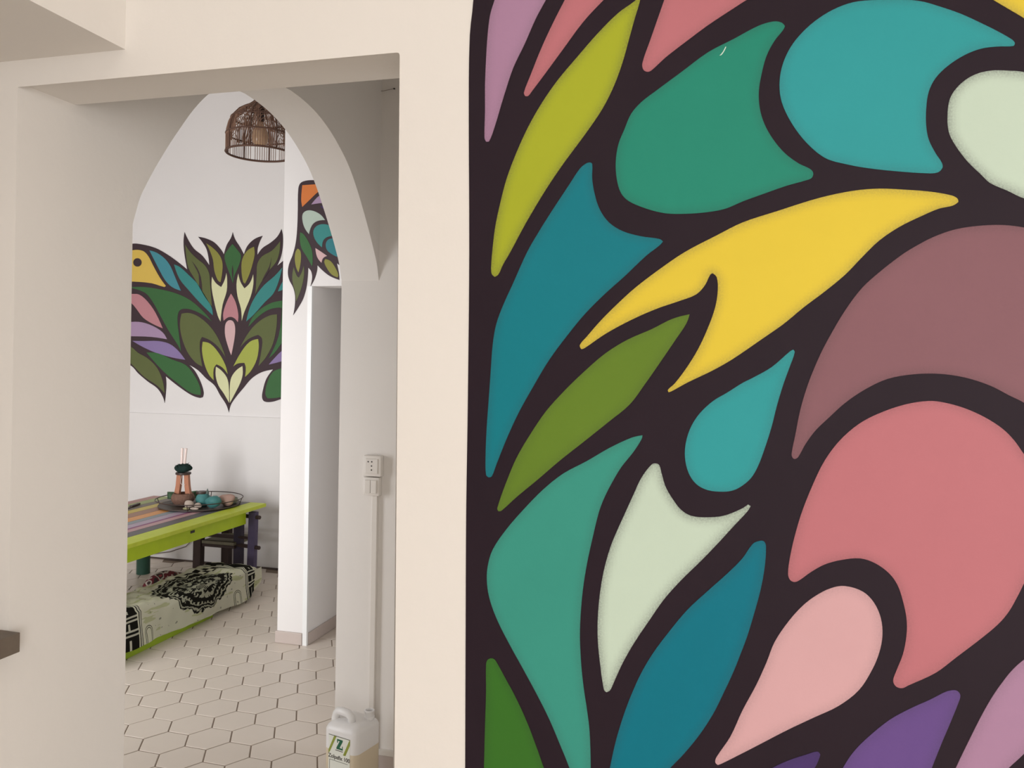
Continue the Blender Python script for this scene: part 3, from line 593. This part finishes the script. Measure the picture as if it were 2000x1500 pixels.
def lumpy(name, c, r, sc_, material, parent=None, seed=0, amp=.12, sub=3):
    rnd = random.Random(seed); bm = bmesh.new(); bmesh.ops.create_icosphere(bm, subdivisions=sub, radius=1)
    ph = [(Vector((rnd.uniform(-1, 1), rnd.uniform(-1, 1), rnd.uniform(-1, 1))).normalized(), rnd.uniform(2, 6), rnd.uniform(0, 6)) for _ in range(7)]
    for v in bm.verts:
        n = v.co.normalized(); f = 1+amp*sum(math.sin(k*n.dot(d_)+p_) for d_, k, p_ in ph)/4
        v.co = Vector((n.x*sc_[0], n.y*sc_[1], n.z*sc_[2]))*r*f
    zmin = min(v.co.z for v in bm.verts)
    for v in bm.verts: v.co.z -= zmin
    M_ = MB(); M_.bm.free(); M_.bm = bm
    return M_.build(name, material, parent, smooth=True, loc=c)
# candle holder
COCO = mat('brown_shell', (128, 98, 84), .85, .2, noise=.35, nscale=70, bump=.9, bscale=90, dist=.006)
COPPER = mat('copper_wood', (186, 126, 98), .4, .4, noise=.15, nscale=20)
WOOL = mat('dark_green_wool', (40, 58, 54), .95, .1, noise=.3, nscale=90, bump=1, bscale=130, dist=.008)
GLASSROD = mat('pale_pink_glass_rod', (246, 226, 218), .12, .6, noise=.01)
ch = empty('stick_holder', (-3.665, 4.85, TT), 'tall holder with two copper struts, brown shell base and dark green wool collar', 'holder')
MB().lathe([(0, 0), (.035, .001), (.062, .015), (.076, .040), (.077, .058), (.066, .082), (.056, .086), (.058, .076), (.066, .058), (.05, .03), (0, .02)], n=32).build('shell_base', COCO, ch, smooth=True)
for s_ in (-1, 1):
    mb = MB()
    a = [(s_*.034-.019, -.011), (s_*.034+.019, -.011), (s_*.034+.019, .011), (s_*.034-.019, .011)]
    o_ = s_*.012
    loft(mb.bm, [[(x+o_+s_*.002, y, .06) for x, y in a], [(x*.9+o_*.4, y, .135) for x, y in a], [(x*.85, y, .215) for x, y in a]])
    mb.build('strut', COPPER, ch)
MB().lathe([(0, .214), (.050, .214), (.052, .220), (.050, .228), (0, .228)], n=24).build('ring', DARK_METAL, ch, smooth=True, auto=40)
wl = lumpy('wool_collar', (0, 0, .226), .058, (1.0, .9, .52), WOOL, ch, 3, .16)
rnd = random.Random(5); mb = MB()
for k in range(90):
    a = rnd.uniform(0, 6.283); z = rnd.uniform(.235, .282); rr = .050*math.sqrt(max(.1, 1-((z-.256)/.034)**2))
    mb.tube([(rr*.8*math.cos(a), rr*.8*math.sin(a), z), ((rr+rnd.uniform(.006, .016))*math.cos(a+.1), (rr+.012)*math.sin(a+.1), z+rnd.uniform(-.004, .014))], .0016, 4, r_end=.0004)
fz = mb.build('wool_tufts', WOOL, wl); fz.location = (0, 0, -.226); fz['kind'] = 'stuff'
for dx, tilt in ((-.012, -.0), (.008, .012)):
    MB().tube([(dx-.004, 0, .24), (dx+tilt, 0, .395)], .009, 10).build('stick', GLASSROD, ch, smooth=True, auto=40)
MB().tube([(.012, -.03, .21), (.004, -.034, .18), (.006, -.034, .155), (.020, -.032, .145), (.036, -.028, .148)], .0012, 5).build('string', GLASSROD, ch)
# pots, stones, dish
TURQ = mat('turquoise_clay', (70, 128, 126), .6, .4, noise=.35, nscale=24, bump=.5, bscale=40, dist=.004)
pot = empty('turquoise_pot', (-3.512, 4.862, TT), 'small turquoise glazed pot with a dark lid beside the holder', 'pot')
MB().lathe([(0, 0), (.026, .001), (.044, .02), (.050, .046), (.044, .072), (.034, .084), (.034, .088), (0, .088)], n=28).build('body', TURQ, pot, smooth=True, auto=60)
MB().lathe([(0, .0875), (.036, .0875), (.038, .094), (.036, .103), (0, .104)], (-.012, 0, 0), n=20).build('lid', DARK_METAL, pot, smooth=True, auto=50)
MB().lathe([(.012, .0875), (.010, .10), (0, .126)], (.030, .004, 0), n=10).build('finial', mat('grey_green_stone', (92, 104, 98), .7), pot)
def thing1(o, label, cat, group=None): return tag(o, label, cat, group)
STONE = mat('pale_stone', (196, 180, 166), .8, .3, noise=.2, nscale=40, bump=.4, bscale=60)
STONE2 = mat('rosy_stone', (178, 146, 132), .8, .3, noise=.2, nscale=30, bump=.4, bscale=60)
GREYGREEN = mat('grey_green_ceramic', (132, 136, 120), .5, .4, noise=.2, nscale=20)
thing1(lumpy('stone', (-3.552, 4.765, TT), .030, (1.1, .9, .95), STONE, seed=1), 'pale round stone in front of the brown shell base', 'stone')
thing1(lumpy('stone', (-3.497, 4.785, TT), .022, (1.35, .9, .85), STONE, seed=2), 'small pale stone leaning towards the turquoise pot', 'stone')
thing1(lumpy('shell', (-3.535, 4.712, TT), .018, (1.3, .8, .5), mat('olive_shell', (150, 146, 108), .7, noise=.3), seed=4), 'tiny olive shell lying before the pale round stone', 'shell')
thing1(lumpy('shell', (-3.482, 4.725, TT), .020, (1.6, .7, .45), STONE, seed=6), 'tiny long pale shell at the front of the tray', 'shell')
thing1(lumpy('stone', (-3.408, 4.83, TT), .046, (1.25, .9, .95), TURQ, seed=8, amp=.25, sub=2), 'pointed turquoise rock to the right of the turquoise pot', 'stone')
thing1(lumpy('stone', (-3.372, 4.925, TT), .050, (1.2, .9, .8), STONE2, seed=9, amp=.2), 'rosy brown stone behind the pointed turquoise rock', 'stone')
dish = thing1(MB().lathe([(0, 0), (.040, .001), (.050, .012), (.053, .040), (.049, .041), (.045, .014), (0, .010)], n=28).build('small_bowl', GREYGREEN, smooth=True, auto=50, loc=(-3.405, 5.015, TT)), 'small grey green bowl at the right rim of the tray', 'bowl')
leafd = empty('green_leaf_dish', (-3.755, 4.965, TT), 'curled green leaf dish at the left of the tray', 'dish', rz=math.radians(35))
mb = MB(); n = 14
loops = []
for i in range(n+1):
    t = i/n*2-1; hwid = .045*math.sqrt(max(.02, 1-t*t))
    loops.append([(t*.10, hwid*s_, .012+.05*abs(s_)**2+.012*t*t) for s_ in (-1, -.6, -.2, .2, .6, 1)])
V_ = [[mb.bm.verts.new(p) for p in L] for L in loops]
for A, B in zip(V_, V_[1:]):
    for k in range(5): mb.bm.faces.new((A[k], A[k+1], B[k+1], B[k]))
bmesh.ops.solidify(mb.bm, geom=mb.bm.faces[:], thickness=.004)
mb.build('leaf_bowl', mat('sage_green_glaze', (128, 160, 128), .35, .5, noise=.15), leafd, smooth=True)
MB().lathe([(0, -.003), (.02, -.003), (.018, .012), (0, .012)], n=14).build('foot', mat('sage_green_glaze_foot', (96, 124, 100), .4), leafd).location = (0, 0, .003)

# ------------------------------------------------------------------ low chair tucked under the table
PURP = mat('worn_purple_wood', (84, 74, 100), .6, .3, noise=.25, nscale=26, bump=.3)
DKW = mat('dark_brown_wood', (62, 48, 44), .6, .3, noise=.2, nscale=26, bump=.3)
GRW = mat('grey_olive_wood', (112, 106, 88), .6, .3, noise=.2, nscale=26, bump=.2)
chair = empty('low_chair', (-3.42, 5.05, 0), 'low dark wooden chair with purple posts and pegged rungs tucked under the table', 'chair')
def post(x, y, z1, material, w_=.03, lean=0.0):
    mb = MB(); loft(mb.bm, [[(x-w_, y-w_*.8, 0), (x+w_, y-w_*.8, 0), (x+w_, y+w_*.8, 0), (x-w_, y+w_*.8, 0)], [(x-w_+lean, y-w_*.8, z1), (x+w_+lean, y-w_*.8, z1), (x+w_+lean, y+w_*.8, z1), (x-w_+lean, y+w_*.8, z1)]])
    return mb.build('leg', material, chair)
post(.192, -.03, .492, PURP, .026, .010)
post(.055, .02, .50, mat('blackish_purple_wood', (52, 44, 58), .6, .3, noise=.25, nscale=26, bump=.3), .028, .0)
post(-.245, -.02, .50, DKW, .030, .006)
post(-.20, .25, .40, DKW, .030)
for z in (.245, .455):
    MB().tube([(.05, .01, z-.002), (.26, -.045, z+.004)], .014, 8).build('rung', DKW, chair)
MB().tube([(.05, .01, .300), (.20, -.03, .305)], .010, 8).build('rung', DKW, chair)
MB().box((-.21, -.03, .222), (.05, -.005, .242), bevel=.003).build('rail', DKW, chair)
MB().box((-.21, -.035, .244), (.05, .24, .266), bevel=.004).build('seat', GRW, chair)
MB().box((-.21, .0, .285), (.05, .02, .31), bevel=.003).build('rail', DKW, chair)

# ------------------------------------------------------------------ low bench and its printed cloth
bench = empty('low_bench', (-3.17, 3.8, 0), 'low lime green bench under the printed cloth', 'bench')
LIMEB = mat('bench_lime_paint', (150, 176, 40), .5, .4, noise=.1, nscale=14)
MB().box((-.15, -.5, .172), (.155, .83, .200), bevel=.003).build('seat', LIMEB, bench)
MB().box((.135, -.46, .0), (.155, .487, .171), bevel=.002).build('side_panel', LIMEB, bench)
MB().box((-.14, -.46, .0), (-.12, .487, .171), bevel=.002).build('side_panel', LIMEB, bench)
for yy in (-.45, .46): MB().box((-.119, yy, .0), (.134, yy+.022, .171), bevel=.002).build('end_panel', LIMEB, bench)

def cloth_material():
    M = bpy.data.materials.new('printed_cotton'); M.use_nodes = True; nt = M.node_tree; L = nt.links; b = nt.nodes['Principled BSDF']
    b.inputs['Roughness'].default_value = .85; b.inputs['Specular IOR Level'].default_value = .15
    uv = nt.nodes.new('ShaderNodeUVMap'); sp = nt.nodes.new('ShaderNodeSeparateXYZ'); L.new(uv.outputs[0], sp.inputs[0])
    U, V = sp.outputs[0], sp.outputs[1]          # U: metres along the bench, V: metres across from the front hem
    def mth(op, a, b_=None, c_=None, clamp=False):
        n = nt.nodes.new('ShaderNodeMath'); n.operation = op; n.use_clamp = clamp
        for i, x in enumerate((a, b_, c_)):
            if x is None: continue
            if isinstance(x, (int, float)): n.inputs[i].default_value = x
            else: L.new(x, n.inputs[i])
        return n.outputs[0]
    def band(x, a, c): return mth('MULTIPLY', mth('GREATER_THAN', x, a), mth('LESS_THAN', x, c))
    def mix(f, a, c):
        n = nt.nodes.new('ShaderNodeMix'); n.data_type = 'RGBA'; L.new(f, n.inputs['Factor'])
        for k, x in (('A', a), ('B', c)):
            if isinstance(x, tuple): n.inputs[k].default_value = (*srgb(x), 1)
            else: L.new(x, n.inputs[k])
        return n.outputs['Result']
    def orr(*a):
        r = a[0]
        for x in a[1:]: r = mth('MAXIMUM', r, x)
        return r
    def noise(scale, detail=3, sx=1, sy=1, rot=0):
        mp = nt.nodes.new('ShaderNodeMapping'); mp.inputs['Scale'].default_value = (sx, sy, 1); mp.inputs['Rotation'].default_value = (0, 0, rot); L.new(uv.outputs[0], mp.inputs[0])
        n = nt.nodes.new('ShaderNodeTexNoise'); n.inputs['Scale'].default_value = scale; n.inputs['Detail'].default_value = detail; L.new(mp.outputs[0], n.inputs['Vector']); return n.outputs['Fac']
    cream = (252, 250, 228)
    c0 = mix(mth('MULTIPLY', band(noise(9, 3, .5, 2.6, .7), .585, 2), .5), cream, (196, 204, 116))
    c0 = mix(mth('MULTIPLY', band(noise(34, 2), .69, 2), .6), c0, (96, 96, 70))
    black, white = (38, 36, 30), (236, 234, 216)
    # end bands
    def endband(u0, u1, inner):
        m_ = band(U, u0, u1)
        lines = orr(*[band(V, v, v+.010) for v in (.070, .092, .142, .162)])
        mid = (u0+u1)/2
        bars = mth('MULTIPLY', band(U, mid-.006, mid+.006), orr(band(V, .0, .052), band(V, .100, .134), band(V, .185, .205)))
        return m_, mth('MULTIPLY', m_, orr(lines, bars)), band(U, inner-.012, inner+.012), band(U, inner-.005, inner+.007)
    res = c0
    # zig-zag checks along the back of the seat
    back = mth('MULTIPLY', band(V, .36, .46), mth('GREATER_THAN', U, .62))
    chk = nt.nodes.new('ShaderNodeTexChecker'); chk.inputs['Scale'].default_value = 24; chk.inputs['Color1'].default_value = (1, 1, 1, 1); chk.inputs['Color2'].default_value = (0, 0, 0, 1); L.new(uv.outputs[0], chk.inputs['Vector'])
    res = mix(mth('MULTIPLY', back, chk.outputs['Fac']), res, black)
    # central medallion
    du = mth('DIVIDE', mth('SUBTRACT', U, .64), .29); dv = mth('DIVIDE', mth('SUBTRACT', V, .245), .20)
    wob = mth('MULTIPLY', mth('SUBTRACT', noise(11, 4), .5), .55)
    r = mth('ADD', mth('SQRT', mth('ADD', mth('MULTIPLY', du, du), mth('MULTIPLY', dv, dv))), wob)
    ink = mth('LESS_THAN', r, 1.0)
    ang = mth('ARCTAN2', dv, du)
    rings = mth('GREATER_THAN', mth('SINE', mth('MULTIPLY', r, 26)), .35)
    petals = mth('GREATER_THAN', mth('SINE', mth('MULTIPLY', ang, 44)), .1)
    swirl = band(noise(24, 5, 1, 1.4), .53, 2)
    inner = mth('LESS_THAN', r, .62)
    light = orr(mth('MULTIPLY', rings, petals), mth('MULTIPLY', inner, swirl), band(r, .90, .95), band(r, .80, .83))
    res = mix(ink, res, black)
    res = mix(mth('MULTIPLY', ink, light), res, (204, 204, 180))
    # small horseshoe motifs near the front hem
    for cu in (.145, .94):
        a = mth('SUBTRACT', U, cu); c = mth('SUBTRACT', V, .055)
        rr = mth('SQRT', mth('ADD', mth('MULTIPLY', a, a), mth('MULTIPLY', c, c)))
        up = mth('GREATER_THAN', c, 0.0)
        arch = mth('MULTIPLY', orr(band(rr, .019, .023), band(rr, .029, .033)), up)
        aa = mth('ABSOLUTE', a)
        legs = mth('MULTIPLY', orr(band(aa, .019, .023), band(aa, .029, .033)), band(c, -.06, 0.0))
        res = mix(orr(arch, legs), res, (88, 88, 66))
    for u0, u1, inn in ((-.06, .055, .078), (1.075, 1.165, 1.055)):
        a, bb, o_, i_ = endband(u0, u1, inn)
        res = mix(o_, res, black); res = mix(i_, res, white); res = mix(a, res, black); res = mix(bb, res, white)
    L.new(res, b.inputs['Base Color'])
    return M
cl = empty('printed_cloth', (-3.17, 3.55, 0), 'cream cloth with black medallion and banded ends draped over the low bench', 'cloth')
bm = bmesh.new(); uvl = bm.loops.layers.uv.new('UVMap')
NU, NV = 90, 44; U0, U1 = -.24, 1.27; VL = .52
rnd = random.Random(2)
def fold(u, v):
    return .006*math.sin(u*21+v*9)+.004*math.sin(u*47-v*17+1)+.003*math.sin(u*9+v*31)
grid = []
for i in range(NU+1):
    u = U0+(U1-U0)*i/NU; row = []
    # drop length of the front changes along the bench
    hemz = .050 if u < .1 else .050-.028*min(1, (u-.1)/.8)
    lift = .050*math.exp(-((u-.05)/.22)**2) + .012*math.exp(-((u-.6)/.25)**2)
    zt = .207+lift
    drop = zt-hemz
    for j in range(NV+1):
        s_ = VL*j/NV
        fr = .160+.010*math.sin(u*13+1)*(1-min(1, s_/drop))
        if s_ < drop-.02: x, z = fr+.004+.012*(1-s_/drop), hemz+s_
        elif s_ < drop+.02:
            a = (s_-(drop-.02))/.04*math.pi/2; x, z = fr-.012+.016*math.cos(a), zt-.012+.012*math.sin(a)-.008*(1-a/(math.pi/2))
        else:
            x = fr-.012-(s_-drop-.02); z = zt-lift*.6*min(1, (s_-drop-.02)/.12)+abs(fold(u, s_))*1.3
            if x < -.158: z = zt-lift*.6-(-.158-x)*1.0; x = -.160-.01*math.sin(u*17)
        if s_ < drop-.02: x += fold(u, s_)*.7+.008
        yy = u
        if u > 1.08:
            over = u-1.08; f_ = min(1, over/.18)
            if s_ >= drop-.02: z -= .25*over*over/.18
            x -= .03*f_
            z += .05*f_*(1 if s_ < drop*.5 else 0)*(1-s_/(drop*.5))
        row.append((bm.verts.new((x, yy, max(z, .004))), u, s_))
    grid.append(row)
for i in range(NU):
    for j in range(NV):
        q = (grid[i][j], grid[i+1][j], grid[i+1][j+1], grid[i][j+1])
        f = bm.faces.new([t[0] for t in q])
        for lp, t in zip(f.loops, q): lp[uvl].uv = (t[1], t[2])
bmesh.ops.solidify(bm, geom=bm.faces[:], thickness=.0015)
M_ = MB(); M_.bm.free(); M_.bm = bm
M_.build('cloth_sheet', cloth_material(), cl, smooth=True)
# crumpled red shawl on the back of the bench
redm = bpy.data.materials.new('red_patterned_wool'); redm.use_nodes = True
nt = redm.node_tree; b = nt.nodes['Principled BSDF']; b.inputs['Roughness'].default_value = .9
vt = nt.nodes.new('ShaderNodeTexNoise'); vt.inputs['Scale'].default_value = 16; vt.inputs['Detail'].default_value = 1; tcn = nt.nodes.new('ShaderNodeTexCoord'); nt.links.new(tcn.outputs['Object'], vt.inputs['Vector'])
cr = nt.nodes.new('ShaderNodeValToRGB'); cr.color_ramp.interpolation = 'CONSTANT'
cr.color_ramp.elements[0].color = (*srgb((52, 40, 40)), 1)
for p_, c_ in ((.42, (112, 38, 50)), (.54, (196, 186, 176)), (.62, (70, 50, 48))):
    e = cr.color_ramp.elements.new(p_); e.color = (*srgb(c_), 1)
cr.color_ramp.elements[-1].position = .70; cr.color_ramp.elements[-1].color = (*srgb((150, 60, 66)), 1)
nt.links.new(vt.outputs['Fac'], cr.inputs['Fac']); nt.links.new(cr.outputs['Color'], b.inputs['Base Color'])
sh = lumpy('crumpled_shawl', (-3.455, 4.40, .0), .16, (.55, 1.25, .62), redm, None, 12, .30, 4)
tag(sh, 'crumpled red, white and black patterned shawl between the bench and the table', 'shawl')
cab = empty('power_cable', (-3.95, YFAR-.03, 0), 'thin grey cable hanging down the far wall below the table', 'cable')
MB().tube([(.10, .0, .42), (.08, .0, .30), (.02, -.005, .20), (-.06, -.01, .12), (-.20, -.01, .07), (-.42, -.01, .03)], .004, 6).build('wire', mat('grey_cable', (128, 118, 112), .6), cab, smooth=True)

# ------------------------------------------------------------------ rattan pendant lamp
LX, LY, LZ0, LR = -2.882, 4.5, 2.845, .203
lamp = empty('pendant_lamp', (LX, LY, LZ0), 'dome shaped brown rattan pendant lamp hanging in front of the far wall', 'pendant lamp')
prof = [(LR, 0), (LR, .05), (LR, .10), (LR*.985, .135), (LR*.93, .18), (LR*.83, .222), (LR*.68, .256), (LR*.50, .280), (LR*.34, .298), (LR*.22, .318), (LR*.14, .342), (LR*.10, .365)]
def ring(r, z, t): return MB().tube([(r*math.cos(a*math.pi/30), r*math.sin(a*math.pi/30), z) for a in range(60)], t, 6, closed=True)
ring(LR, 0, .0068).build('rim', RATTAN_D, lamp, smooth=True)
ring(LR, .112, .005).build('ring', RATTAN_D, lamp, smooth=True)
ring(LR*.86, .212, .005).build('ring', RATTAN_D, lamp, smooth=True)
ring(LR*.40, .292, .004).build('ring', RATTAN_D, lamp, smooth=True)
for k in range(8):
    a = k*math.pi/4+.28
    MB().tube([(r*math.cos(a), r*math.sin(a), z) for r, z in prof], .0052, 6).build('rib', RATTAN_D, lamp, smooth=True)
mb = MB()
for k in range(88):
    a = 2*math.pi*k/88
    if k % 11 == 0: continue
    pp = [(r*math.cos(a), r*math.sin(a), z) for r, z in prof]
    mb.tube(pp if k % 4 == 1 else pp[:4 if k % 2 else 6], .0020, 4)
mb.build('sticks', RATTAN, lamp)
mb = MB()
def surf(a, t):
    i = min(int(t), len(prof)-2); f = t-i; r = prof[i][0]*(1-f)+prof[i+1][0]*f; z = prof[i][1]*(1-f)+prof[i+1][1]*f
    return (r*math.cos(a), r*math.sin(a), z)
for k in range(8):           # woven arcs, nested scallops in each bay
    a0 = k*math.pi/4+.28
    for j in range(9):
        w_ = (math.pi/8)*(.98-.085*j); mid = a0+math.pi/8; top = 8.2-.62*j
        pts = []
        for i in range(13):
            s_ = -1+2*i/12; pts.append(surf(mid+w_*s_, 1.9+(top-1.9)*math.sqrt(max(0, 1-s_*s_))))
        mb.tube(pts, .0021, 4)
    for j in range(5):
        w_ = (math.pi/8)*(.95-.16*j); mid = a0; bot = 5.0+.6*j
        pts = [surf(mid+w_*(-1+2*i/10), 9.0-(9.0-bot)*math.sqrt(max(0, 1-(-1+2*i/10)**2))) for i in range(11)]
        mb.tube(pts, .0021, 4)
mb.build('weave', RATTAN, lamp)
MB().tube([(0, 0, .30), (0, 0, DIN_TOP-LZ0)], .0045, 8).build('cord', DARK_METAL, lamp)
MB().lathe([(0, .20), (.020, .20), (.024, .215), (.024, .27), (.016, .295), (.010, .31), (0, .31)], n=16).build('socket', DARK_METAL, lamp, smooth=True, auto=40)
AMB = mat('amber_bulb_glass', (196, 160, 124), .15, .5, noise=.04, alpha=.75)
MB().lathe([(0, .045), (.030, .050), (.048, .075), (.052, .105), (.046, .140), (.030, .170), (.018, .19), (.018, .2)], n=24).build('bulb', AMB, lamp, smooth=True)
MB().lathe([(0, 0), (.05, 0), (.055, .03), (.055, .04), (0, .04)], (0, 0, DIN_TOP-LZ0-.041), n=20).build('ceiling_rose', WHITE_PLASTIC, lamp, smooth=True, auto=40)
